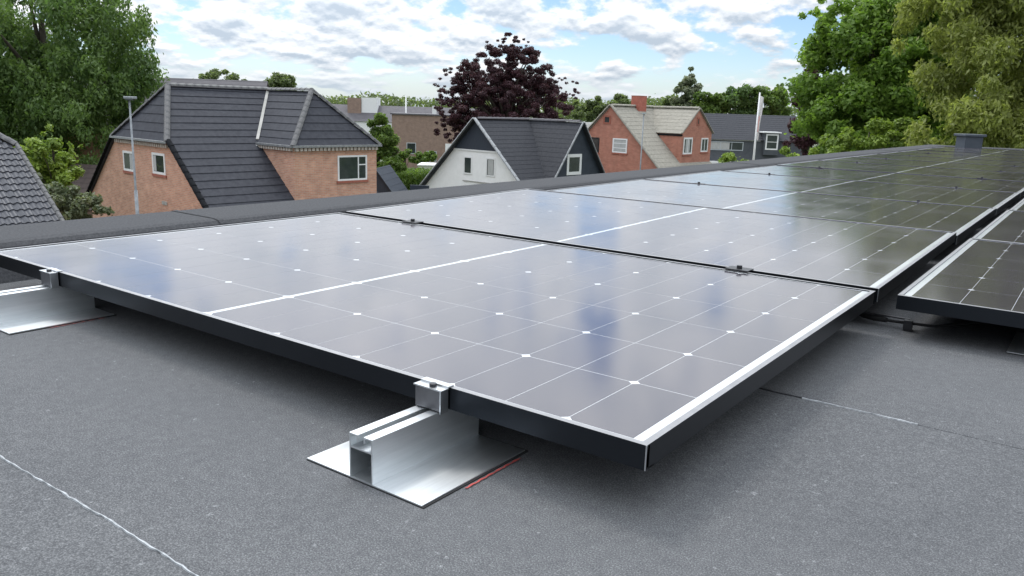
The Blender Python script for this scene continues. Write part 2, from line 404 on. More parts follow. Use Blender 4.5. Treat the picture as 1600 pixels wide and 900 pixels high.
# slab below the felt and the walls
mb = MB(); mb.box((-2.16, -4.2, GROUND), (6.5, 14.9, ROOFZ - .02)); rbuild(mb, 'wall', M['brick_light'])
prof = [(-1.85, ROOFZ - .006), (-1.885, -.060), (-1.90, -.014), (-1.915, -.004), (-1.94, 0.0), (-2.18, .001), (-2.195, -.006), (-2.20, -.02), (-2.20, -.30), (-1.93, -.30)]
mb = MB(); mb.prism([(x, -4.3, z) for x, z in prof], (0, 19.3, 0)); rbuild(mb, 'parapet', M['felt_edge'])
mb = MB(); mb.prism([(-1.98, 14.9 + (-1.93 - x) - .15, z - .003) for x, z in prof], (8.6, 0, 0)); rbuild(mb, 'parapet', M['felt_edge'])
for yy in (.72, 5.7, 10.7):       # felt laps over the parapet
    mb = MB(); lp = [(x + .0, z) for x, z in prof[:8]]
    vs = []
    for x, z in lp: vs += [(x + .002, yy, z + .002), (x + .002, yy + .02, z + .003), (x + .002, yy + .02, z - .01)]
    fs = [(3 * j + m_, 3 * j + 3 + m_, 3 * j + 4 + m_, 3 * j + 1 + m_) for j in range(len(lp) - 1) for m_ in (0, 1)]
    mb.add(vs, fs); rbuild(mb, 'parapet_lap', M['felt_edge'])

# ------------------------------------------------------------------ solar panels
PL, PS, PH, GAP = 1.80, 1.1325, .032, .0315
PITCHY = PS + GAP
def cell_mesh(side):
    """one half cell, corners cut on one side where the round wafer ended"""
    wd, hh, ch, t = .0955, .1824, .0080, .00015
    p = [(0, ch), (ch, 0), (wd, 0), (wd, hh), (ch, hh), (0, hh - ch)] if side == 0 else [(0, 0), (wd - ch, 0), (wd, ch), (wd, hh - ch), (wd - ch, hh), (0, hh)]
    mb = MB(); mb.prism([(x, y, 0) for x, y in p], (0, 0, t)); return mb
CELL = [cell_mesh(0).mesh('cell_a', M['cell']), cell_mesh(1).mesh('cell_b', M['cell'])]
def cell_spots():
    out = []
    for half in (0, 1):
        for k_ in range(9):
            for j in range(6):
                if half == 0:   # right half: k counts from the right edge towards the middle strip
                    x = -(.0245 + (k_ + 1) * .0966) + .0008; side = 0 if k_ % 2 == 0 else 1
                else:           # mirrored
                    x = -PL + .0245 + k_ * .0966 + .0008; side = 1 if k_ % 2 == 0 else 0
                out.append((x, .0135 + j * .1840 + .001, side))
    return out
SPOTS = cell_spots()
rail_len_long = MB(); 
def frame_meshes():
    out = []
    T = .0018
    for (x0, x1, y0, y1, which) in ((-PL, 0, 0, .009, 'f'), (-PL, 0, PS - .009, PS, 'b'), (-.0095, 0, .009, PS - .009, 'r'), (-PL, -PL + .0095, .011, PS - .011, 'l')):
        mb = MB()
        mb.box((x0, y0, -.0016), (x1, y1, 0))                        # top lip
        if which == 'f': mb.box((x0, y0, -PH), (x1, y0 + T, -.0016)); mb.box((x0, y0 + T, -PH), (x1, y0 + .024, -PH + T))
        if which == 'b': mb.box((x0, y1 - T, -PH), (x1, y1, -.0016)); mb.box((x0, y1 - .024, -PH), (x1, y1 - T, -PH + T))
        if which == 'r': mb.box((x1 - T, y0, -PH), (x1, y1, -.0016)); mb.box((x1 - .024, y0 + .012, -PH), (x1 - T, y1 - .012, -PH + T))
        if which == 'l': mb.box((x0, y0, -PH), (x0 + T, y1, -.0016)); mb.box((x0 + T, y0 + .012, -PH), (x0 + .024, y1 - .012, -PH + T))
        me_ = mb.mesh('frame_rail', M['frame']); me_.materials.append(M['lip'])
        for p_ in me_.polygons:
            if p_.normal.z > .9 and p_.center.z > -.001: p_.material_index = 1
        out.append(me_)
    return out
FRAMES = frame_meshes()
mb = MB(); mb.box((-PL + .009, .0085, -.0075), (-.009, PS - .0085, -.0022)); BACK = mb.mesh('glass_laminate', M['back'])
mb = MB(); mb.box((-PL + .02, .03, -.0080), (-.02, PS - .03, -.0077)); UNDER = mb.mesh('back_cover', M['underside'])
mb = MB()
for x, y_, s_ in SPOTS:
    mm = cell_mesh(s_); mb.add([(a + x, b + y_, cz) for a, b, cz in mm.v], mm.f)
ALLCELLS = mb.mesh('cell', M['cell'])
mb = MB(); mb.box((-.95, PS / 2 - .06, -.03), (-.85, PS / 2 + .06, -.008)); JBOX = mb.mesh('junction_box', M['rubber'])
mb = MB(); mb.box((-.0008, -.0006, -PH), (.0006, .0006, 0)); CORNER = mb.mesh('corner_joint', M['clamp_alu'])
def panel(x, y_, z, tilt, label, group, cells):
    e = empty('solar_panel', (x, y_, z)); e.rotation_euler = tilt
    tag(e, label, 'solar panel', group)
    for fm in FRAMES: inst('frame_rail', fm, e)
    inst('glass_laminate', BACK, e); inst('back_cover', UNDER, e); inst('junction_box', JBOX, e); inst('corner_joint', CORNER, e)
    if cells:
        for cx, cy, s_ in SPOTS: inst('solar_cell', CELL[s_], e, (cx, cy, -.0022))
    else:
        o_ = inst('solar_cell_field', ALLCELLS, e, (0, 0, -.0022)); o_['kind'] = 'stuff'
    return e
R = math.radians
ordw = ['nearest', 'second', 'third', 'fourth', 'fifth', 'sixth', 'seventh', 'eighth', 'ninth', 'tenth', 'eleventh', 'farthest']
tilts = [(0, 0, 0), (R(.75), R(.05), 0), (R(.30), R(-.10), 0), (R(.12), R(.06), 0), (R(.0), R(-.05), 0), (R(.1), R(.05), 0)]
for r_ in range(12):
    t_ = tilts[r_ % 6] if r_ < 6 else (R(random.uniform(-.1, .15)), R(random.uniform(-.08, .08)), 0)
    lab = {0: 'nearest black framed solar panel, its front edge free and resting on two feet',
           1: 'second solar panel of the left column, beside the first of the right column'}.get(
        r_, f'{ordw[r_]} solar panel from the front in the long left column')
    panel(0, r_ * PITCHY, 0, t_, lab, 'solar panels of the left column', r_ < 3)
for r_ in range(1, 12):
    lab = 'front solar panel of the right column, dark with reflected trees' if r_ == 1 else \
        (f'{ordw[r_ - 1]} solar panel from the front in the right column' if r_ < 11 else 'farthest solar panel of the right column')
    panel(.048 + PL, r_ * PITCHY - .04, .0, (R(.25), R(.05 * (r_ % 3 - 1)), 0), lab, 'solar panels of the right column', r_ < 3)

# mounting feet: a base plate with a short rail, under every joint of the rows
def rail_mesh():
    mb = MB(); L0, L1 = -.108, .108; z0, z1 = .0015, .0625; hw = .021; t = .0022
    mb.box((-hw, L0, z0), (-hw + t, L1, z1)); mb.box((hw - t, L0, z0), (hw, L1, z1))
    mb.box((-hw + t, L0, z0 + .041), (hw - t, L1, z0 + .041 + t))            # web above the hollow chamber
    mb.box((-hw + t, L0, z0), (hw - t, L1, z0 + .0012))
    mb.box((-hw + t, L0, z1 - t), (-.0055, L1, z1)); mb.box((.0055, L0, z1 - t), (hw - t, L1, z1))
    mb.box((-.0075, L0, z1 - .009), (-.0055, L1, z1 - t)); mb.box((.0055, L0, z1 - .009), (.0075, L1, z1 - t))
    return mb.mesh('rail', M['alu'])
mb = MB(); mb.box((-.106, -.108, 0), (.106, .108, .0015)); PLATE = mb.mesh('base_plate', M['alu'])
mb = MB(); mb.box((-.1065, -.1085, -.0025), (.109, .112, -.0002)); PAD = mb.mesh('contact_shadow_pad', M['rubber'])  # thin black sheet standing in for the contact shadow around the plate
mb = MB()
vs = []; n = 40
for j in range(n + 1):
    yy = -.035 + .12 * j / n; wq = random.uniform(.7, 1.1)
    vs += [(.1125 + .001 * math.sin(j), yy, -.0008), (.1125 + .0042 * wq, yy, -.0002)]
mb.add(vs, [(2 * j, 2 * j + 1, 2 * j + 3, 2 * j + 2) for j in range(n)]); REDF = mb.mesh('red_film_edge', M['red'])
RAIL = rail_mesh()
def foot(x, y_, label, group, red):
    e = empty('mounting_foot', (x, y_, ROOFZ + .0008)); tag(e, label, 'mounting foot', group)
    inst('base_plate', PLATE, e); inst('contact_shadow_pad', PAD, e); inst('rail', RAIL, e)
    if red: inst('red_film_edge', REDF, e)
    return e
def end_clamp(x, y_, label):
    e = empty('end_clamp', (x, y_, -.0)); tag(e, label, 'clamp', 'end clamps on the front edge')
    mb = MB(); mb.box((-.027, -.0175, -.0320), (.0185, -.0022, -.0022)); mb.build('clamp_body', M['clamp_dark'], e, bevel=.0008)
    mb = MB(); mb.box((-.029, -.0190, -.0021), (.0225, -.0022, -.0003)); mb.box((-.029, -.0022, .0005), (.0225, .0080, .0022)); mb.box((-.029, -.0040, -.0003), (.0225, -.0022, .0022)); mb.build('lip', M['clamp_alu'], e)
    mb = MB(); mb.box((.0188, -.0180, -.0350), (.0210, -.0022, -.0022)); mb.build('side_flange', M['clamp_alu'], e)
    mb = MB(); mb.tube([(0, -.0105, -.0003), (0, -.0105, .0040)], .0052, 12); mb.build('bolt', M['bolt'], e)
    return e
def mid_clamp(x, y_, label, group):
    e = empty('mid_clamp', (x, y_, 0)); tag(e, label, 'clamp', group)
    mb = MB(); mb.box((-.030, -GAP / 2 - .006, .0010), (.030, GAP / 2 + .006, .0040)); mb.build('clamp_plate', M['bolt'], e, bevel=.0008)
    mb = MB(); mb.tube([(0, 0, .004), (0, 0, .0115)], .0068, 12); mb.build('bolt', M['bolt'], e)
    return e
FX = (-.328, -1.455)
for i, x in enumerate(FX):
    foot(x - .002, -.034, ['nearest aluminium mounting foot, open rail end and base plate clear of the panel',
                    'aluminium mounting foot at the left edge of the picture, under the nearest panel'][i], 'feet at the front edge', True)
    end_clamp(x + .003, 0, ['aluminium end clamp with dark bolt above the nearest open rail end',
                          'aluminium end clamp at the far left on the front edge of the nearest panel'][i])
for r_ in range(1, 12):
    for i, x in enumerate(FX):
        foot(x, r_ * PITCHY - GAP / 2, f'{["right", "left"][i]} mounting foot under the joint behind the {ordw[r_ - 1]} left column panel', 'feet under the left column', False)
        mid_clamp(x, r_ * PITCHY - GAP / 2, f'{["right", "left"][i]} dark clamp on the joint behind the {ordw[r_ - 1]} left column panel', 'clamps on the joints of the left column')
for r_ in range(1, 6):
    for x in (.045 + .33, .045 + 1.46):
        foot(x, r_ * PITCHY - .055 + (.16 if r_ == 1 else 0), f'mounting foot under the right column at its {ordw[r_ - 1]} joint, {"left" if x < 1 else "right"} one', 'feet under the right column', False)
        if r_ > 1:
            mid_clamp(x, r_ * PITCHY - .055, f'small dark clamp on the right column at its {ordw[r_ - 1]} joint, {"left" if x < 1 else "right"} one', 'clamps on the joints of the right column')
# bits in the gap between the columns
cb = empty('cable_connector', (.015, 1.20, ROOFZ)); tag(cb, 'black cable with connectors lying in the gap between the panel columns', 'cable')
mb = MB(); mb.tube([(-.14, .12, .012), (-.08, .06, .010), (-.035, .03, .012), (.02, .02, .014), (.10, .05, .011), (.2, .2, .012)], .0035, 8); mb.build('cable', M['rubber'], cb)
mb = MB(); mb.tube([(-.060, .045, .012), (-.03, .03, .014), (.0, .022, .014)], [.007, .009, .006], 10); mb.build('plug', M['rubber'], cb)
mb = MB(); mb.box((-.06, .02, .022), (.05, .030, .025)); mb.build('metal_strip', M['bolt'], cb)
mb = MB(); mb.box((.04, .004, 0), (.058, .02, .024)); mb.build('clip', M['bolt'], cb)

# roof vent
vt = P3(0, 0, 0); ve = empty('roof_vent', (-1.50, 14.25, ROOFZ)); ve.rotation_euler = (0, 0, HEAD)
tag(ve, 'square blue grey metal roof vent with flat cap behind the far end of the panels', 'roof vent')
mb = MB(); mb.box((-.14, -.14, 0), (.14, .14, .27)); mb.build('shaft', M['vent'], ve)
mb = MB(); mb.box((-.175, -.175, .27), (.175, .175, .31)); mb.build('cap', M['vent'], ve, bevel=.008)
mb = MB(); mb.box((-.16, -.16, 0), (.16, .16, .05)); mb.build('base_collar', M['galv'], ve)

# ------------------------------------------------------------------ houses
ZG = 7.2        # camera height above the ground: local z = height relative to camera + ZG
def clip_poly(poly, n, c, keep_ge=True):
    out = []
    for i in range(len(poly)):
        a, b = poly[i], poly[(i + 1) % len(poly)]
        da, db = n.dot(a) - c, n.dot(b) - c
        if not keep_ge: da, db = -da, -db
        if da >= 0: out.append(a)
        if (da >= 0) != (db >= 0): out.append(a + (b - a) * (da / (da - db)))
    return out
def roof_plane(parent, poly, m, step=.42, thick=.024, joined=False, name='tile_course', wave=0.0):
    """tile courses on a planar polygon, every course a wedge that is thick at its lower edge"""
    p = [Vector(q) for q in poly]; nrm = Vector((0, 0, 0))
    for i in range(len(p)): nrm += p[i].cross(p[(i + 1) % len(p)])
    nrm.normalize()
    if nrm.z < 0: nrm = -nrm
    up = (Vector((0, 0, 1)) - nrm * nrm.z).normalized()
    lo = min(up.dot(q) for q in p); hi = max(up.dot(q) for q in p)
    acc = MB(); k_ = 0; s0 = lo
    if joined: thick = .010
    while s0 < hi - .01:
        s1 = min(s0 + step, hi)
        q = clip_poly(clip_poly(p, up, s0), up, s1, False)
        q = [v for i, v in enumerate(q) if (v - q[i - 1]).length > 1e-4]
        if len(q) >= 3:
            th = [thick * (1 - (up.dot(v) - s0) / step) + .004 for v in q]
            n_ = len(q); mb = MB() if not joined else acc
            mb.add([v + nrm * t_ for v, t_ in zip(q, th)] + [v - nrm * .02 for v in q],
                   [tuple(range(n_)), tuple(range(n_, 2 * n_))[::-1]] + [(i, (i + 1) % n_, n_ + (i + 1) % n_, n_ + i) for i in range(n_)])
            if not joined: mb.build(name, m, parent)
        s0 += step
    if joined:
        o_ = acc.build('roof_covering', m, parent)
        return o_
def caps(parent, a, b, m, step=.4, wd=.26, ht=.10, name='ridge_tile', lift=.03):
    a, b = Vector(a), Vector(b); L = (b - a).length; n_ = max(1, round(L / step)); d = (b - a) / n_
    dn = d.normalized(); sd = dn.cross(Vector((0, 0, 1))).normalized(); u = sd.cross(dn).normalized()
    me = None
    for i in range(n_):
        if me is None:
            mb = MB(); prof_ = [(math.cos(t_) * wd / 2, math.sin(t_) * ht) for t_ in np.linspace(0, math.pi, 7)]
            l_ = d.length * 1.04
            vs = [sd * x + u * z for x, z in prof_] + [sd * x * 1.14 + u * (z * 1.2) + dn * l_ for x, z in prof_]
            fs = [(j, j + 1, 8 + j, 7 + j) for j in range(6)] + [tuple(range(7))[::-1], tuple(range(7, 14)), (0, 7, 13, 6)]
            mb.add(vs, fs); me = mb.mesh(name, m)
        inst(name, me, parent, a + d * i + u * lift)
def window(parent, axis, pos, c0, c1, m_frame, mull=(), trans=(), sill=None, fw=.07, pane='pane', name='window', blind=None, label=None):
    """axis 'y': wall y=pos facing -y, c0/c1=(x,z) ; axis 'x': wall x=pos facing +x, c0/c1=(y,z)"""
    a0, a1 = sorted((c0[0], c1[0])); z0, z1 = sorted((c0[1], c1[1]))
    def bx(mb, u0, u1, v0, v1, d0, d1):
        if axis == 'y': mb.box((u0, pos - d1, v0), (u1, pos - d0, v1))
        else: mb.box((pos + d0, u0, v0), (pos + d1, u1, v1))
    mb = MB()
    bx(mb, a0, a0 + fw, z0, z1, -.06, .035); bx(mb, a1 - fw, a1, z0, z1, -.06, .035)
    bx(mb, a0 + fw, a1 - fw, z0, z0 + fw, -.06, .035); bx(mb, a0 + fw, a1 - fw, z1 - fw, z1, -.06, .035)
    for t_ in mull: bx(mb, a0 + (a1 - a0) * t_ - .03, a0 + (a1 - a0) * t_ + .03, z0 + fw, z1 - fw, -.06, .03)
    for u0, u1, t_ in trans:
        w_ = a1 - a0
        bx(mb, a0 + w_ * u0 + .031, a0 + w_ * u1 - .031 if u1 < 1 else a1 - fw, z0 + (z1 - z0) * t_ - .025, z0 + (z1 - z0) * t_ + .025, -.06, .028)
    f_ = mb.build(name, m_frame, parent)
    if label: f_['label'] = label
    mb = MB(); bx(mb, a0 + fw * .8, a1 - fw * .8, z0 + fw * .8, z1 - fw * .8, .003, .012); mb.build('pane', M[pane], f_)
    if blind:
        mb = MB(); bx(mb, a0 + fw + (a1 - a0 - 2 * fw) * blind[0], a0 + fw + (a1 - a0 - 2 * fw) * blind[1], z0 + fw + .02, z1 - fw - .02, .0125, .016); mb.build('curtain', M['curtain'], f_)
    if sill:
        mb = MB(); bx(mb, a0 - .06, a1 + .06, z0 - .11, z0 - .002, -.02, .055); mb.build('sill', M[sill], f_)
    return f_
YAW = .734
def house_root(name, r, d, yaw=YAW):
    c_ = P3(r, d, 0); return empty(name, (c_.x, c_.y, GROUND), HEAD - yaw)

def house(name, label, r, d, hr, t, We, Wl, L, wall, roofm, step, joined, hs=0, he=None, wing=None, over=.12, wall_mats=None, ridge='ridge_black', verge='verge_black', capstep=.4):
    e = house_root(name, r, d); tag(e, label, 'house', 'one and a half storey houses across the road')
    zr = hr + ZG
    X = lambda x: zr - t * abs(x)
    a = (hr - he) / t if hs else 0
    # gable wall
    if hs: poly = [(-Wl, X(Wl)), (-a, X(a)), (a, X(a)), (We, X(We)), (We, 0), (-Wl, 0)]
    else: poly = [(-Wl, X(Wl)), (0, zr), (We, X(We)), (We, 0), (-Wl, 0)]
    mb = MB(); mb.prism([(x, 0, z - .03) for x, z in poly], (0, .3, 0)); mb.build('gable_wall', wall, e)
    mb = MB(); mb.prism([(x, L - .01, z - .03) for x, z in poly], (0, -.3, 0)); mb.build('gable_wall', wall, e)
    mb = MB(); mb.box((We - .3, .3, 0), (We, L - .31, X(We) - .1)); mb.build('side_wall', wall, e)
    mb = MB(); mb.box((-Wl, .3, 0), (-Wl + .3, L - .31, X(Wl) - .1)); mb.build('side_wall', wall, e)
    o = over
    for sgn, W_ in ((1, We), (-1, Wl)):
        W2 = W_ + .25
        if hs: pl = [(0, hs, zr), (0, L + o, zr), (sgn * W2, L + o, X(W2)), (sgn * W2, -o, X(W2)), (sgn * a, -o, X(a))]
        else: pl = [(0, -o, zr), (0, L + o, zr), (sgn * W2, L + o, X(W2)), (sgn * W2, -o, X(W2))]
        roof_plane(e, pl, roofm, step, joined=joined)
        caps(e, (sgn * a, -o, X(a)), (sgn * W2, -o, X(W2)), M[verge], capstep, .24, .10, 'verge_tile', .05)
    if hs:
        roof_plane(e, [(0, hs, zr), (a + .05, -o - .05, X(a + .05)), (-a - .05, -o - .05, X(a + .05))], roofm, step, joined=joined)
        for sgn in (1, -1): caps(e, (sgn * (a + .05), -o - .05, X(a + .05)), (0, hs, zr), M[ridge], capstep, .24, .10, 'hip_tile', .03)
        mb = MB(); mb.box((-a - .1, -o - .17, X(a) - .09), (a + .1, -o - .06, X(a) - .0)); mb.build('gutter', M['gutter'], e)
    caps(e, (0, hs, zr), (0, (wing['u'] if wing else L), zr), M[ridge], capstep, .26, .11)
    if wing:
        u, b, s = wing['u'], wing['b'], wing['s']; hs2 = wing.get('hs', 0); tw = wing['t']; zw = zr - .012
        hew = zw - tw * b; xv = (zr - hew) / t; wm = wing.get('mat', wall)
        ze = hew - tw * o
        for sgn in (-1, 1):
            pl = [(0.0, u, zw), (s - hs2 + (o if not hs2 else 0), u, zw), (s + o, u + sgn * (b + o), ze), (xv - .0, u + sgn * (b + o), ze)]
            roof_plane(e, pl, roofm, step, joined=joined)
            if not hs2: caps(e, (s + o, u, zw), (s + o, u + sgn * (b + o), ze), M[wing.get('verge', verge)], capstep, .11, .08, 'verge_tile', .03)
        if hs2:
            roof_plane(e, [(s - hs2, u, zw), (s + o + .02, u - b - o, ze), (s + o + .02, u + b + o, ze)], roofm, step, joined=joined)
            for sgn in (-1, 1): caps(e, (s + o, u + sgn * (b + o), ze), (s - hs2, u, zw), M[ridge], capstep, .24, .10, 'hip_tile', .03)
        caps(e, (.1, u, zw), (s - hs2, u, zw), M[ridge], capstep, .26, .11)
        zb = X(s) - .6
        lo_ = 0 if wing.get('ground') else zb
        gp = [(u - b, lo_), (u + b, lo_), (u + b, hew), (u, zw - (tw * 0)), (u - b, hew)] if not hs2 else [(u - b, lo_), (u + b, lo_), (u + b, hew), (u - b, hew)]
        mb = MB(); mb.prism([(s, y_, z - .03) for y_, z in gp], (-.3, 0, 0)); mb.build('wing_wall', wm, e)
        mb = MB(); mb.prism([(x, u - b, z) for x, z in ((xv - .3, hew - .04), (s - .31, hew - .04), (s - .31, X(s) - .5), (xv - .3, X(xv) - .5))], (0, .25, 0)); mb.build('wing_wall', wm, e)
    return e

# --- the big brick house with the black tiled half hipped roof
H1 = dict(r=-16.548, d=36, hr=.518, t=.845, he=-1.778, hs=1.295)
h1 = house('brick_house', 'salmon brick house with black tiled half hipped roof, behind the street lamp', H1['r'], H1['d'], .518, .845, 6.3, 6.35, 8.6,
           M['brick_light'], M['tile_black'], .44, False, hs=1.295, he=-1.778,
           wing=dict(u=6.303, b=2.248, s=5.642, hs=1.887, t=1.02))
window(h1, 'y', 0, (-2.10, -2.42 + ZG), (-.97, -3.33 + ZG), M['white_paint'], sill='brick_sill', fw=.10, blind=(.62, 1))
window(h1, 'y', 0, (.92, -2.33 + ZG), (2.14, -3.24 + ZG), M['white_paint'], sill='brick_sill', fw=.10, blind=(0, .25))
window(h1, 'x', 5.642, (6.32, -2.32 + ZG), (7.97, -3.47 + ZG), M['white_paint'], mull=(.70,), trans=((.70, 1, .62),), sill='brick_sill', fw=.08)
mb = MB(); mb.box((1.62, -.03, -4.53 + ZG), (2.08, .0, -4.38 + ZG)); mb.build('air_vent', M['concrete'], h1)
# pale dentils under the eaves
mb = MB()
for i in range(26):
    x = -2.66 + i * .205; mb.box((x, -.14, -2.06 + ZG), (x + .12, 0.0, -1.92 + ZG))
tag(mb.build('dentil_course', M['dentil'], h1), kind='stuff')
mb = MB()
for i in range(22):
    y_ = 4.08 + i * .205; mb.box((5.642, y_, -2.08 + ZG), (5.80, y_ + .13, -1.94 + ZG))
for i in range(13):
    x = 3.0 + i * .205; mb.box((x, 3.90, -2.08 + ZG), (x + .13, 4.054, -1.94 + ZG))
tag(mb.build('dentil_course', M['dentil'], h1), kind='stuff')
mb = MB(); mb.box((5.77, 3.9, -1.93 + ZG), (5.87, 8.72, -1.84 + ZG)); mb.box((2.9, 3.84, -1.93 + ZG), (5.77, 3.93, -1.84 + ZG)); mb.build('gutter', M['gutter'], h1)
mb = MB(); mb.tube([(2.95, 3.86, -1.95 + ZG), (2.95, 3.86, -2.35 + ZG)], .05, 8); mb.build('downpipe', M['white_paint'], h1)
mb = MB(); mb.bar((.12, 6.22, .44 + ZG), (2.72, 4.05, -1.74 + ZG), .13, .12); mb.build('lead_flashing', M['concrete'], h1)

# --- white and blue-black house
h2 = house('white_house', 'white rendered house with blue black gables and dark roof before the copper beech', -2.53, 52, -.702, .932, 4.75, 5.05, 7.75,
           M['white_wall'], M['slate'], .36, True, wing=dict(u=5.035, b=2.673, s=4.31, t=1.325, mat=M['dark_board'], verge='gutter'), verge='gutter', ridge='far_roof', over=.3, capstep=.6)
zt = -2.62 + ZG; zr2 = -.702 + ZG; xb = (zr2 - zt) / .932
mb = MB(); mb.prism([(-xb, -.0, zt), (xb, 0, zt), (0, 0, zr2 - .04)], (0, -.035, 0)); mb.build('gable_cladding', M['dark_board'], h2)
mb = MB(); mb.box((-xb - .05, -.05, zt - .10), (xb + .05, -.0, zt - .003)); mb.build('band_board', M['white_paint'], h2)
window(h2, 'y', 0, (-1.15, -3.08 + ZG), (-.38, -4.22 + ZG), M['white_paint'], fw=.09)
window(h2, 'y', 0, (.88, -3.06 + ZG), (1.66, -4.22 + ZG), M['white_paint'], fw=.09, blind=(.1, .9))
window(h2, 'x', 4.31, (3.86, -2.72 + ZG), (5.36, -4.05 + ZG), M['white_paint'], fw=.20)
mb = MB(); mb.box((1.2, -.05, -4.62 + ZG), (-1.2, 0, -4.68 + ZG)); mb.build('stain_course', M['concrete'], h2)

# --- red brick house with weathered roof
h3 = house('red_brick_house', 'red brick house with pale weathered roof and a red chimney, right of the white house', 6.782, 60, .443, .967, 4.6, 3.6, 7.75,
           M['brick_red'], M['eternit'], .40, True, wing=dict(u=5.494, b=2.196, s=4.079, t=.797), ridge='eternit', verge='eternit', over=.08, capstep=.6)
window(h3, 'y', 0, (.34, -1.85 + ZG), (1.62, -2.88 + ZG), M['white_paint'], trans=((0, 1, .33), (0, 1, .66)), sill='brick_sill', fw=.10, blind=(0, 1))
window(h3, 'y', 0, (-1.98, -1.88 + ZG), (-.88, -2.98 + ZG), M['bolt'], sill='brick_sill', fw=.08)
window(h3, 'y', 0, (-.60, -.25 + ZG), (.05, -.87 + ZG), M['brick_sill'], fw=.12)
window(h3, 'x', 4.079, (3.60, -1.66 + ZG), (4.85, -2.88 + ZG), M['white_paint'], mull=(.5,), sill='brick_sill', fw=.12, blind=(.2, .8))
window(h3, 'x', 4.079, (6.17, -1.70 + ZG), (7.19, -2.75 + ZG), M['white_paint'], mull=(.5,), sill='brick_sill', fw=.10)
window(h3, 'x', 4.079, (5.30, -.20 + ZG), (5.70, -.80 + ZG), M['brick_sill'], fw=.12)
mb = MB(); mb.box((-.35, 3.05, .05 + ZG), (.35, 4.10, 1.22 + ZG)); ch = mb.build('chimney', M['brick_chimney'], h3)
mb = MB(); mb.box((-.36, 3.04, 1.22 + ZG), (.36, 4.11, 1.27 + ZG)); mb.build('chimney_cap', M['brick_sill'], ch)
mb = MB(); mb.bar((2.05, 3.29, -1.5 + ZG), (4.12, 3.29, -1.5 + ZG), .12, .12); mb.build('eave_board', M['verge_black'], h3)

# --- tiled roof at the left edge
h0 = house_root('neighbour_house', -17.25 - 5.4 * math.sin(YAW) , 28 - 5.4 * math.cos(YAW))
tag(h0, 'nearest neighbouring house at the left edge, only its grey pantiled roof showing', 'house', 'one and a half storey houses across the road')
a0 = 1.3; hr0 = -1.0; t0 = .6
X0 = lambda x: hr0 + ZG - t0 * abs(x)
L0 = 5.4
off = .0
# shift so that the ridge line sits a0 behind the visible hip corner
def h0pt(x, y_, z): return (x - a0, y_, z)
W0 = 5.5
for sgn in (1, -1):
    pl = [h0pt(0, -6, hr0 + ZG), h0pt(0, L0 - 1, hr0 + ZG), h0pt(sgn * a0, L0, X0(a0)), h0pt(sgn * W0, L0, X0(W0)), h0pt(sgn * W0, -6, X0(W0))]
    # pantiles: rolls across each course
    if sgn == 1:
        p_ = [Vector(q) for q in pl]; sl = math.hypot(1, t0); upv = Vector((-1, 0, t0)).normalized(); nv = Vector((t0, 0, 1)).normalized()
        for k_ in range(int(W0 * sl / .34) + 1):
            s_lo = W0 * sl - (k_ + 1) * .34; s_hi = s_lo + .37
            if s_hi < .1: break
            s_lo = max(s_lo, 0)
            x_lo, x_hi = s_hi / sl, s_lo / sl          # x from ridge
            yend = L0 if x_hi >= a0 else L0 - 1 + max(0, x_hi / a0)
            n_ = int((yend + 3.0) / .05); vs = []; fs = []
            for j in range(n_ + 1):
                yy = yend - j * .05; ww = .028 * math.sin(yy / .22 * 2 * math.pi)
                b0 = Vector(h0pt(x_lo, yy, X0(x_lo))) + nv * (.050 + ww); b1 = Vector(h0pt(x_hi, yy, X0(x_hi))) + nv * (.012 + ww)
                vs += [b0 - nv * .05, b0, b1]
            for j in range(n_):
                for m_ in (0, 1): fs.append((3 * j + m_, 3 * j + 3 + m_, 3 * j + 4 + m_, 3 * j + 1 + m_))
            mb = MB(); mb.add(vs, fs); mb.build('tile_course', M['pantile'], h0)
    else:
        roof_plane(h0, pl, M['pantile'], .34, joined=True)
roof_plane(h0, [h0pt(0, L0 - 1, hr0 + ZG), h0pt(a0, L0, X0(a0)), h0pt(-a0, L0, X0(a0))], M['pantile'], .34, joined=True)
caps(h0, h0pt(a0, L0, X0(a0)), h0pt(0, L0 - 1, hr0 + ZG), M['ridge_black'], .36, .26, .10, 'hip_tile', .05)
caps(h0, h0pt(a0, L0 + .02, X0(a0)), h0pt(W0, L0 + .02, X0(W0)), M['ridge_black'], .36, .14, .09, 'verge_tile', .05)
caps(h0, h0pt(0, -3, hr0 + ZG), h0pt(0, L0 - 1, hr0 + ZG), M['ridge_black'], .36, .26, .10, 'ridge_tile', .04)
mb = MB(); mb.prism([h0pt(x, -5.9, z) for x, z in ((-W0 + .3, 0), (W0 - .3, 0), (W0 - .3, X0(W0 - .3) - .1), (a0, X0(a0) - .1), (-a0, X0(a0) - .1), (-W0 + .3, X0(W0 - .3) - .1))], (0, L0 + 5.8, 0))
mb.build('wall', M['brick_light'], h0)

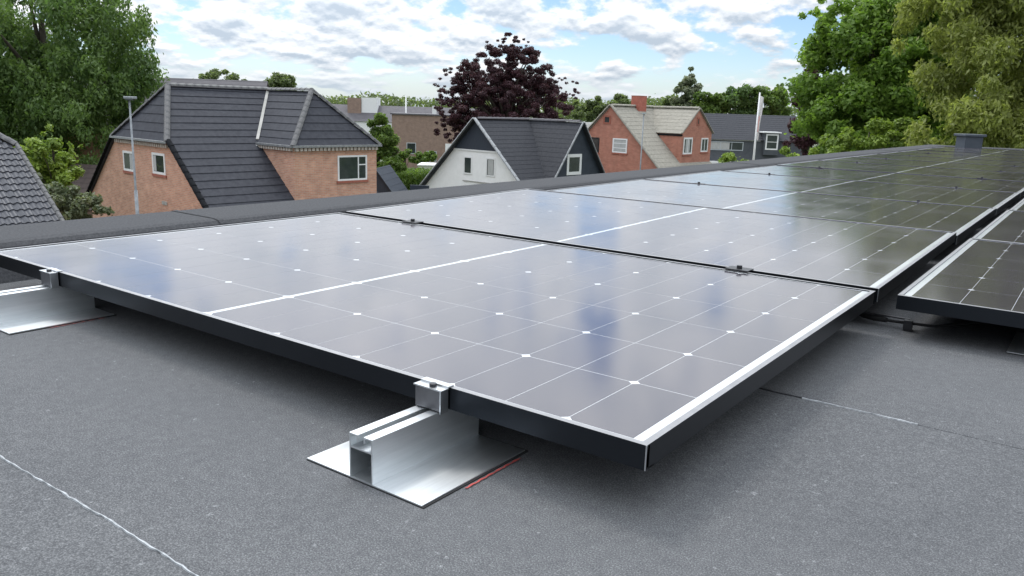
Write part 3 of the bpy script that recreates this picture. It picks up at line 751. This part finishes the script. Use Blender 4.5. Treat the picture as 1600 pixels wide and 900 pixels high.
# --- lesser buildings
def shed(name, label, cat, r, d, yaw, W_, L_, zr, ze, wall, roofm, group=None):
    e = house_root(name, r, d, yaw); tag(e, label, cat, group)
    t_ = (zr - ze) / W_
    mb = MB(); mb.prism([(-W_, 0, 0), (W_, 0, 0), (W_, 0, ze), (0, 0, zr), (-W_, 0, ze)], (0, L_, 0)); mb.build('wall', wall, e)
    for sg in (1, -1):
        roof_plane(e, [(0, -.15, zr + .06), (0, L_ + .15, zr + .06), (sg * (W_ + .2), L_ + .15, ze + .06 - .2 * t_), (sg * (W_ + .2), -.15, ze + .06 - .2 * t_)], roofm, .4, joined=True)
    return e
shed('shed', 'small dark brown roofed outbuilding left of the salmon brick house', 'shed', -25.3, 44.5, math.pi / 2 + .12, 2.6, 4.3, 3.45, 1.5, M['brick_brown'], M['brown_roof'])
shed('shed', 'small blue black gabled shed right of the salmon brick house', 'shed', -7.95, 46, .1, 1.05, 3, 3.6, 2.2, M['dark_board'], M['dark_board'])

def block(name, label, cat, r, d, yaw, wd, dp, zt, m, group=None):
    e = house_root(name, r, d, yaw); tag(e, label, cat, group)
    mb = MB(); mb.box((-wd / 2, 0, 0), (wd / 2, dp, zt)); mb.build('wall', m, e); return e
# brown building right of the big house
b = block('brown_building', 'plain brown building between the salmon brick house and the copper beech', 'building', -10.2, 95, -.05, 8.6, 7, 6.15, M['brick_brown'])
mb = MB(); mb.box((-4.5, -.15, 6.15), (4.5, 7.1, 6.3)); mb.build('roof_edge', M['far_roof'], b)
window(b, 'y', 0, (-2.6, 3.0), (-1.5, 1.7), M['galv'], fw=.08)
window(b, 'y', 0, (-.3, 2.1), (.9, .9), M['galv'], fw=.08)
mb = MB(); mb.box((1.9, -.04, 0), (2.9, 0, 3.0)); mb.build('door', M['white_paint'], b)
# long dark roofed building behind it
b = shed('long_building', 'long low building with dark roof in the distance beyond the brown building', 'building', -36, 128, math.pi / 2 - .02, 4.0, 34, 7.0, 4.7, M['white_paint'], M['far_roof'])
mb = MB(); mb.box((2.0, 12.0, 5.8), (-1.5, 14.4, 8.2)); mb.build('roof_house', M['white_paint'], b)
mb = MB(); mb.box((2.2, 9.9, 5.8), (-1.5, 11.95, 8.1)); mb.build('roof_house', M['brick_brown'], b)
mb = MB(); mb.box((2.6, 22.9, 5.2), (2.0, 23.5, 7.3)); mb.build('chimney', M['white_paint'], b)
# long dark roof rising just behind the ridge of the big house
shed('rear_house', 'house whose long dark roof top just shows above the salmon brick house', 'house', -31.0, 56, math.pi / 2 - .12, 4.2, 13.5, ZG + 1.28, ZG - 2.2, M['brick_light'], M['far_roof'])
# dark house behind the red brick house
b = shed('dark_house', 'charcoal house with slate blue roof and a white dormer, behind the flagpole', 'house', 14.6, 84, math.pi / 2 + .03, 4.2, 13.5, ZG + .12, ZG - 2.2, M['dark_wall'], M['slate'])
# facade faces local +x
e = b
mb = MB(); mb.box((4.2, .1, ZG - 2.33), (4.28, 9.2, ZG - 2.2)); mb.build('fascia', M['white_paint'], e)
window(e, 'x', 4.2, (2.2, ZG - 2.45), (3.4, ZG - 3.35), M['white_paint'], fw=.10)
window(e, 'x', 4.2, (4.3, ZG - 2.45), (7.6, ZG - 3.3), M['galv'], fw=.08, mull=(.33, .66), blind=(.0, .6))
dm = MB(); dm.box((2.6, 9.5, ZG - 3.6), (4.6, 10.9, ZG - 1.5)); dmo = dm.build('dormer', M['dark_wall'], e)
window(e, 'x', 4.6, (9.6, ZG - 1.6), (10.8, ZG - 3.1), M['white_paint'], fw=.13, trans=((0, 1, .5),))
mb = MB(); mb.box((2.5, 9.3, ZG - 1.5), (4.8, 11.0, ZG - 1.40)); mb.build('dormer_roof', M['white_paint'], e)
mb = MB(); mb.box((4.2, 2.2, 0), (5.0, 6.6, ZG - 4.35)); pc = mb.build('porch', M['white_paint'], e)
mb = MB(); mb.box((5.0, 4.5, 0), (5.03, 5.7, ZG - 4.9)); mb.build('dark_opening', M['pane'], pc)
mb = MB(); mb.box((4.2, 7.3, 0), (4.6, 9.4, ZG - 4.35)); mb.build('porch', M['white_paint'], e)
b = shed('distant_house', 'small distant house with reddish roof between the flagpole and the large green tree', 'house', 24.3, 92, math.pi / 2, 3.4, 6, ZG - 1.1, ZG - 3.3, M['concrete'], M['brick_red'])
mb = MB(); mb.box((3.4, -1.5, ZG - 3.75), (5.2, 5.5, ZG - 3.35)); mb.build('canopy', M['galv'], b)
# white frame by the copper beech
e = house_root('balcony_frame', 5.2, 77, -.05); tag(e, 'white beam and post frame just above the roof of the white house', 'pergola')
mb = MB(); mb.box((-.6, 0, 5.95), (1.9, .22, 6.2)); mb.build('beam', M['white_paint'], e)
mb = MB(); mb.box((1.35, .01, 0), (1.7, .2, 5.95)); mb.build('post', M['white_paint'], e)
mb = MB(); mb.box((-.5, .01, 0), (-.3, .2, 5.95)); mb.build('post', M['white_paint'], e)
mb = MB(); mb.box((-.29, .05, 0), (1.34, .15, 5.5)); mb.build('panel', M['far_roof'], e)
# white garage by the hedge
b = block('garage', 'small white garage with flat roof beside the trimmed hedge, left of the white house', 'garage', -7.7, 71.5, 0, 1.9, 3, 2.05, M['white_wall'])
mb = MB(); mb.box((-1.0, -.1, 2.05), (1.0, 3.1, 2.15)); mb.build('roof', M['white_paint'], b)
b = block('fence_panel', 'black fence piece beside the left corner of the white house', 'fence', -6.0, 50.5, .1, 1.2, .12, 2.35, M['dark_board'])

# ------------------------------------------------------------------ poles
def pole(name, label, cat, r, d, h0_, h1_, r0, r1, m):
    c_ = P3(r, d, 0); e = empty(name, (c_.x, c_.y, GROUND)); e.rotation_euler = (0, 0, HEAD); tag(e, label, cat)
    mb = MB(); mb.tube([(0, 0, 0), (0, 0, (h1_ + ZG) * .5), (0, 0, h1_ + ZG)], [r0, (r0 + r1) / 2, r1], 12); mb.build('pole', m, e, smooth=True); return e
M['lamp_grey'] = mat('weathered_galvanised', (.20, .22, .24), (.30, .32, .34), scale=8, rough=.6, metal=.3)
lp = pole('street_lamp', 'grey steel street lamp in front of the gable of the salmon brick house', 'street lamp', -12.27, 26, -7.2, -.08, .048, .028, M['lamp_grey'])
mb = MB(); mb.tube([(0, 0, 1.6), (0, 0, ZG - 2.95)], [.058, .055], 12); mb.build('lower_pole', M['lamp_grey'], lp, smooth=True)
mb = MB(); mb.box((-.15, -.10, ZG - .07), (.20, .12, ZG + .01)); mb.build('lamp_head', M['lamp_grey'], lp, bevel=.02)
mb = MB(); mb.box((-.10, -.08, ZG - .11), (.14, .08, ZG - .07)); mb.build('lamp_lens', M['pane'], lp)
lp = pole('lamp_post', 'thin grey post in front of the pale roof of the red brick house', 'lamp post', 6.9, 45, -7.2, -.05, .045, .032, M['lamp_grey'])
mb = MB(); mb.box((-.10, -.09, ZG - .05), (.10, .09, ZG + .01)); mb.build('lamp_head', M['galv'], lp)
pole('mast', 'thin pale mast rising in the distance behind the brown building', 'mast', -15.2, 112, -7.2, 1.4, .12, .08, M['white_paint'])
fp = pole('flagpole', 'white flagpole with a long hanging pennant in front of the charcoal house', 'flagpole', 20.4, 70, -7.2, 2.0, .11, .06, M['white_paint'])
mb = MB(); vs = []; n = 30
for j in range(n + 1):
    z = ZG + 1.75 - 3.6 * j / n; wd = .34 * (1 - .55 * j / n)
    for q in range(5):
        x = .05 + wd * q / 4; vs.append((x, .08 * math.sin(q * 1.9 + j * .35), z - .15 * q / 4))
mb.add(vs, [(5 * j + q, 5 * j + q + 1, 5 * j + 6 + q, 5 * j + 5 + q) for j in range(n) for q in range(4)])
pn = mb.build('pennant', M['pennant'], fp)
mb = MB(); vs = []
for j in range(n + 1):
    z = ZG + 1.75 - 3.6 * j / n; wd = .34 * (1 - .55 * j / n)
    vs += [(.05 + wd * .02, -.10, z), (.05 + wd * .30, -.11, z)]
mb.add(vs[:2 * 12], [(2 * j, 2 * j + 1, 2 * j + 3, 2 * j + 2) for j in range(11)])
mb.v = [(x, y_, z - 1.7) for x, y_, z in mb.v]
mb.build('pennant_stripe', M['pennant_red'], pn)

# ------------------------------------------------------------------ vegetation
def leaf_mesh(name, centers, radii, counts, size, m, droop=0.0, flat=0.0, shell=.5, stretch=1.0):
    """leaf clumps: small quads through the volume of every clump"""
    n_ = int(sum(counts))
    idx = np.repeat(np.arange(len(centers)), counts)
    d_ = RNG.normal(size=(n_, 3)); d_ /= np.linalg.norm(d_, axis=1)[:, None]
    rr = (shell + (1 - shell) * RNG.random(n_)) ** .8
    rr *= 1 + .25 * RNG.normal(size=n_) * (RNG.random(n_) < .3)
    p_ = centers[idx] + d_ * rr[:, None] * radii[idx]
    if droop: p_[:, 2] -= droop * RNG.random(n_) ** 2 * radii[idx, 2]
    nn = d_ * .8 + RNG.normal(size=(n_, 3)) * .8 + np.array([0, 0, .5]); nn /= np.linalg.norm(nn, axis=1)[:, None]
    t1 = np.cross(nn, RNG.normal(size=(n_, 3)))
    if droop: t1 = t1 * .5 + np.array([0, 0, -1.0])
    t1 -= nn * (t1 * nn).sum(1)[:, None]; t1 /= np.linalg.norm(t1, axis=1)[:, None]
    t2 = np.cross(nn, t1)
    s_ = (size * (.55 + .9 * RNG.random(n_)))[:, None]
    a_ = t1 * s_ * stretch; b_ = t2 * s_ * .55 
    co = np.stack([p_ - a_, p_ + b_ - a_ * .1, p_ + a_, p_ - b_ - a_ * .1], 1).reshape(-1, 3)
    me = bpy.data.meshes.new(name)
    me.vertices.add(n_ * 4); me.vertices.foreach_set('co', co.ravel().astype(np.float32))
    me.loops.add(n_ * 4); me.loops.foreach_set('vertex_index', np.arange(n_ * 4, dtype=np.int32))
    me.polygons.add(n_); me.polygons.foreach_set('loop_start', np.arange(0, n_ * 4, 4, dtype=np.int32))
    me.update(calc_edges=True)
    clump = RNG.random(len(centers))[idx]
    tint = np.clip(.12 + .42 * clump + .5 * RNG.random(n_) ** 1.4, 0, 1).astype(np.float32)
    at_ = me.attributes.new('tint', 'FLOAT', 'FACE'); at_.data.foreach_set('value', tint)
    me.materials.append(m)
    return me
def tree(name, label, cat, r, d, env, nl, lf, leaves, size, m, group=None, droop=0.0, trunk_r=.3, shell=.45, bare=.0, fill=.6, trunk_to=None, zflat=.8, stretch=1.0, limbs=14, seed=None):
    """env: list of (dr, dd, h, a, b, c) ellipsoids around the base point; h relative to camera"""
    global RNG
    if seed is not None: RNG = np.random.default_rng(seed)
    c_ = P3(r, d, 0); e = empty(name, (c_.x, c_.y, GROUND), HEAD); tag(e, label, cat, group)
    cs = []; rs = []
    vol = np.array([q[3] * q[4] * q[5] for q in env]) ** (2 / 3); vol = vol / vol.sum()
    for (dr, dd, h, a, b_, c2), v in zip(env, vol):
        k_ = max(2, int(nl * v)); u = RNG.normal(size=(k_, 3)); u /= np.linalg.norm(u, axis=1)[:, None]
        rad = (fill + (1 - fill) * RNG.random(k_)) ** (1 / 1.5); rad[: k_ // 4] *= RNG.random(k_ // 4)
        sc = lf * (.7 + .7 * RNG.random(k_))
        ab = np.array([a, b_, c2]); mr_ = float(min(a, b_, c2))
        cs.append(np.array([dr, dd, h + ZG]) + u * rad[:, None] * np.maximum(ab - sc[:, None] * mr_ * .8, .1))
        rs.append(np.stack([sc * mr_, sc * mr_, sc * mr_ * zflat], 1))
    cs = np.concatenate(cs); rs = np.concatenate(rs)
    wts = rs[:, 0] ** 2; cnt = np.maximum(4, (leaves * wts / wts.sum()).astype(int))
    inst('crown', leaf_mesh('crown', cs, rs, cnt, size, m, droop, shell=shell, stretch=stretch), e)
    top = max(q[2] for q in env) + ZG; tt = trunk_to if trunk_to else top
    mb = MB(); mb.tube([(0, 0, 0), (.1, .05, tt * .3), (-.05, .1, tt * .65), (.05, 0, tt)], [trunk_r * 1.25, trunk_r, trunk_r * .7, trunk_r * .3], 10)
    order = np.argsort(-rs[:, 0])[:limbs]
    for i in order:
        zs = float(np.clip(cs[i][2] * .62, .8, tt * .95)); s0 = Vector((0, 0, zs)); e0 = Vector(cs[i])
        mid_ = s0.lerp(e0, .5) + Vector((0, 0, .25)); mb.tube([s0, mid_, e0], [trunk_r * .38, trunk_r * .24, trunk_r * .07], 6)
    mb.build('trunk', M['bark'], e, smooth=True)
    return e
TG = 'trees beyond the roof'
tree('large_tree', 'huge dark green tree with drooping branches at the left, behind the salmon brick house', 'tree', -28, 49,
     [(0, 0, 2.2, 7.4, 6, 5.6), (2.2, -2, -1.2, 5.0, 4, 4.6), (-4, 1, -.5, 6, 5, 6), (4.2, 0, 4.6, 2.4, 2.4, 2.4), (3.6, 0, -.2, 3.0, 3, 3.2)], 420, .15, 130000, .095, M['leaf_dark'], TG, droop=1.2, trunk_r=.45, seed=3, stretch=1.3)
tree('young_tree', 'small bright lime green tree with upright shoots between the left roof and the dark tree', 'tree', -20.6, 36,
     [(-.2, 0, -3.0, 1.6, 1.4, 1.3), (-.1, 0, -2.2, .45, .5, 1.1), (.85, 0, -2.5, .8, .5, .45), (-1.3, 0, -2.5, .7, .6, .9), (-1.9, .3, -2.2, .5, .4, .7)], 60, .24, 9000, .10, M['leaf_lime'], None, trunk_r=.08, seed=5)
tree('flowering_shrub', 'leafy shrub with pale flower heads at the foot of the lime green tree', 'shrub', -18.9, 33.5,
     [(0, 0, -4.6, 1.9, 1.3, 1.25), (.9, 0, -4.9, 1.1, 1.0, 1.0), (-1.2, 0, -4.3, .9, .9, 1.2)], 60, .25, 10000, .09, M['leaf_blossom'], None, trunk_r=.06, seed=6)
tree('copper_beech', 'dark purple copper beech standing behind the white house', 'tree', -.9, 66,
     [(0, 0, .2, 5.6, 4.2, 3.0), (0, 0, 2.6, 4.4, 3, 2.7), (.2, 0, 4.6, 2.2, 1.5, 1.4), (-4.2, 0, -.8, 2.0, 1.8, 2.6), (4.0, 0, 1.5, 2.5, 1.6, 1.2), (-3.9, 0, 1.7, 2.3, 1.6, 1.7), (0, 0, -1.4, 5.6, 4, 1.9)], 900, .115, 230000, .062, M['leaf_copper'], TG, trunk_r=.35, fill=.5, seed=9, zflat=.65, limbs=70)
tree('beech_tree', 'tall bright green beech at the right with its crown reaching above the picture', 'tree', 18.6, 44,
     [(0, 0, 2.2, 4.5, 4, 4.6), (1.8, 0, 5.4, 3.0, 3, 3.0), (-1.2, -1, -.3, 3.3, 3, 2.6), (2.9, 0, 5.4, 3.2, 3, 3.4), (2.4, 0, 0, 4, 3.2, 3), (-2.7, 0, 5.4, 1.9, 1.4, 1.0), (3.0, 0, 4.0, 3.6, 3, 5), (-1.3, 0, 4.2, 2.5, 2.2, 2.4)], 470, .20, 140000, .125, M['leaf_beech'], TG, trunk_r=.4, seed=12)
tree('olive_willow', 'broad olive green willow filling the right edge of the picture', 'tree', 20.8, 33,
     [(0, 0, 3.2, 5.4, 4, 6.6), (-1.6, -1, 0.6, 4.6, 3, 3.4), (3.5, 0, 4, 5.5, 4, 7), (1, 0, 8.2, 4.5, 3.5, 3.5), (5, -1, -.5, 6, 3, 4), (-2.3, 0, 4.2, 3.2, 2.6, 2.8), (-1.6, 1, 6.6, 2.4, 2.4, 2.6), (6, 2, 9, 5, 3, 4), (-3.4, 2.5, 5.0, 3.0, 2.6, 4.0)], 660, .17, 290000, .074, M['leaf_olive'], TG, droop=.9, fill=.35, trunk_r=.35, seed=14, stretch=1.4)
tree('purple_tree', 'narrow dark purple leaved tree peeping out left of the tall green beech', 'tree', 21.9, 62,
     [(0, 0, .4, 1.6, 1.5, 3.0), (.3, 0, 3.0, 1.1, 1, 1.8), (-.3, 0, -1.6, 1.5, 1.2, 1.8)], 60, .32, 14000, .12, M['leaf_copper'], TG, trunk_r=.2, seed=15)
tree('garden_tree', 'rounded mid green tree just right of the wing of the salmon brick house', 'tree', -10.3, 60,
     [(0, 0, -2.3, 1.7, 1.6, 1.9), (.5, -.5, -4.4, 1.9, 1.5, 1.8), (-.8, 0, -3.2, 1.3, 1.2, 1.8)], 60, .26, 13000, .12, M['leaf_mid'], TG, trunk_r=.2, seed=16)
for (r_, d_, hh, rr_, nm, sd) in ((-33.2, 92, 2.7, (3.6, 1.2), 'wide low', 21), (-26.5, 92, 2.4, (2.1, 1.4), 'small domed', 22)):
    tree('distant_tree', f'{nm} green tree top showing above the black ridge of the salmon brick house', 'tree', r_, d_,
         [(0, 0, hh - 1.6 + .6, rr_[0], 2, rr_[1] + .6), (0, 0, hh - 3.4, rr_[0] * .9, 2, 1.8)], 110, .26, 12000, .16, M['leaf_far'], TG, trunk_r=.2, seed=sd)
tree('pale_birch', 'tall thin pale green birch above the roof of the red brick house', 'tree', 20.4, 100,
     [(0, 0, 4.7, .9, .9, 1.8), (0, 0, 2.6, 1.9, 1.5, 2.2), (-.8, 0, .9, 2.2, 1.5, 1.6)], 46, .3, 5200, .19, M['leaf_blossom'], TG, trunk_r=.18, seed=23)
for (r_, hh, a_, sd, lab, mm) in ((22.9, 1.2, 2.4, 24, 'olive green rounded tree behind the charcoal house, next to the pale birch', 'leaf_mid'),
                                  (26.2, 1.4, 2.7, 25, 'dark green domed tree behind the middle of the charcoal house roof', 'leaf_dark'),
                                  (29.8, 1.7, 3.1, 26, 'widest dark green tree behind the charcoal house, left of the flagpole', 'leaf_mid')):
    tree('background_tree', lab, 'tree', r_, 98, [(0, 0, hh, a_, 2.4, 2.6), (0, 0, hh - 2.6, a_, 2.4, 2.4)], 55, .28, 11000, .19, M[mm], TG, trunk_r=.25, seed=sd)
tree('background_tree', 'squat green tree group behind the left gable of the red brick house', 'tree', 17.5, 160, [(0, 0, 1.4, 5.5, 3, 2.5), (-4, 0, .2, 5, 3, 2.2)], 50, .3, 7500, .3, M['leaf_far'], TG, trunk_r=.25, seed=27)
tree('background_tree', 'small distant tree right of the red chimney', 'tree', 30.5, 165, [(0, 0, 2.2, 1.6, 1.6, 1.8)], 16, .4, 1500, .28, M['leaf_far'], TG, trunk_r=.2, seed=28)
# shrubs
for (r_, d_, h_, a_, c2, sd, lab, mm, nlv) in (
        (8.45, 36, -3.1, 1.0, .55, 31, 'low lime green shrub in front of the lower right of the pale roof', 'leaf_lime', 3500),
        (8.9, 33.5, -1.95, .78, .62, 32, 'yellow green round shrub in front of the right end of the red brick house', 'leaf_lime', 5000),
        (11.3, 34, -1.75, 1.15, .60, 33, 'lime green shrub at the foot of the flagpole', 'leaf_lime', 6000),
        (13.2, 34, -1.55, 1.4, .62, 34, 'light green shrub right of the flagpole', 'leaf_lime', 6000)):
    tree('shrub', lab, 'shrub', r_, d_, [(0, 0, h_ , a_, .8, c2), (0, 0, h_ - .7, a_ * 1.15, .9, .7), (.1, 0, h_ - 1.8, a_, .8, 1.0)], 34, .3, nlv, .075, M[mm], 'shrubs beyond the parapet', trunk_r=.05, seed=sd)
tree('hedge_trees', 'bright green row of bushes along the foot of the tall green beech', 'bushes', 15.4, 36,
     [(-1.2, 0, -1.3, 1.4, 1, .9), (.3, 0, -.75, 1.6, 1, 1.0), (1.9, 0, -.45, 1.5, 1, 1.1), (3.2, 0, -.9, 1.8, 1, 1.0), (0, 0, -2.4, 3.2, 1, 1.1)], 90, .26, 17000, .085, M['leaf_lime'], 'shrubs beyond the parapet', trunk_r=.08, seed=35)
tree('shrub', 'leafy garden shrubs below the brown building', 'shrub', -10.6, 78, [(0, 0, -4.7, 3.6, 1.2, 1.0), (-2.4, 0, -4.2, 1.6, 1, 1.1), (2.2, 0, -4.9, 1.8, 1, .8)], 60, .3, 9000, .14, M['leaf_mid'], None, trunk_r=.08, seed=36)
tree('shrub', 'flat topped dark green bush left behind the salmon brick house', 'shrub', -29.5, 44, [(0, 0, -3.9, 2.2, 1.2, 1.4)], 30, .3, 6000, .12, M['leaf_dark'], None, trunk_r=.08, seed=37)
# trimmed hedge
he_ = house_root('trimmed_hedge', -10.2, 66.5, 0); tag(he_, 'flat topped trimmed green hedge between the blue black shed and the white garage', 'hedge')
cs = []; 
for i in range(44):
    for j in range(5):
        for k_ in range(3): cs.append((-3.6 + i * .165, j * .8, .5 + k_ * .6))
cs = np.array(cs) + RNG.normal(size=(len(cs), 3)) * .05; rs = np.full((len(cs), 3), .38); rs[:, 2] = .36
inst('foliage', leaf_mesh('foliage', cs, rs, np.full(len(cs), 34), .09, M['leaf_mid']), he_)
mb = MB()
for i in range(9): mb.tube([(-3.4 + i * .8, 1.5, 0), (-3.4 + i * .8, 1.5, 1.4)], .05, 6)
tag(mb.build('stems', M['bark'], he_), kind='stuff')
# far woods along the horizon
RNG = np.random.default_rng(40)
cs = []; rs = []
for i in range(420):
    r_ = RNG.uniform(-330, 330); d_ = 340 + RNG.uniform(-25, 25); top_ = 4.4 + 1.5 * math.sin(r_ * .03) + 1.1 * math.sin(r_ * .11 + 1) + RNG.uniform(-1, 1)
    for q in (0, 1, 2):
        v = P3(r_ + RNG.uniform(-2, 2), d_, top_ - 2.2 - q * 3.6); cs.append((v.x, v.y, v.z)); rs.append((4.2, 4.2, 2.6))
me = leaf_mesh('far_woods', np.array(cs), np.array(rs), np.full(len(cs), 62), .75, M['leaf_far'])
o = bpy.data.objects.new('far_woods', me); COL.objects.link(o); tag(o, kind='stuff')
o['label'] = 'long line of distant woods along the horizon'; o['category'] = 'woods'

S.cycles.use_denoising = True
S.cycles.max_bounces = 6
S.cycles.diffuse_bounces = 3
S.cycles.glossy_bounces = 4
S.cycles.transparent_max_bounces = 8
S.cycles.sample_clamp_indirect = 6
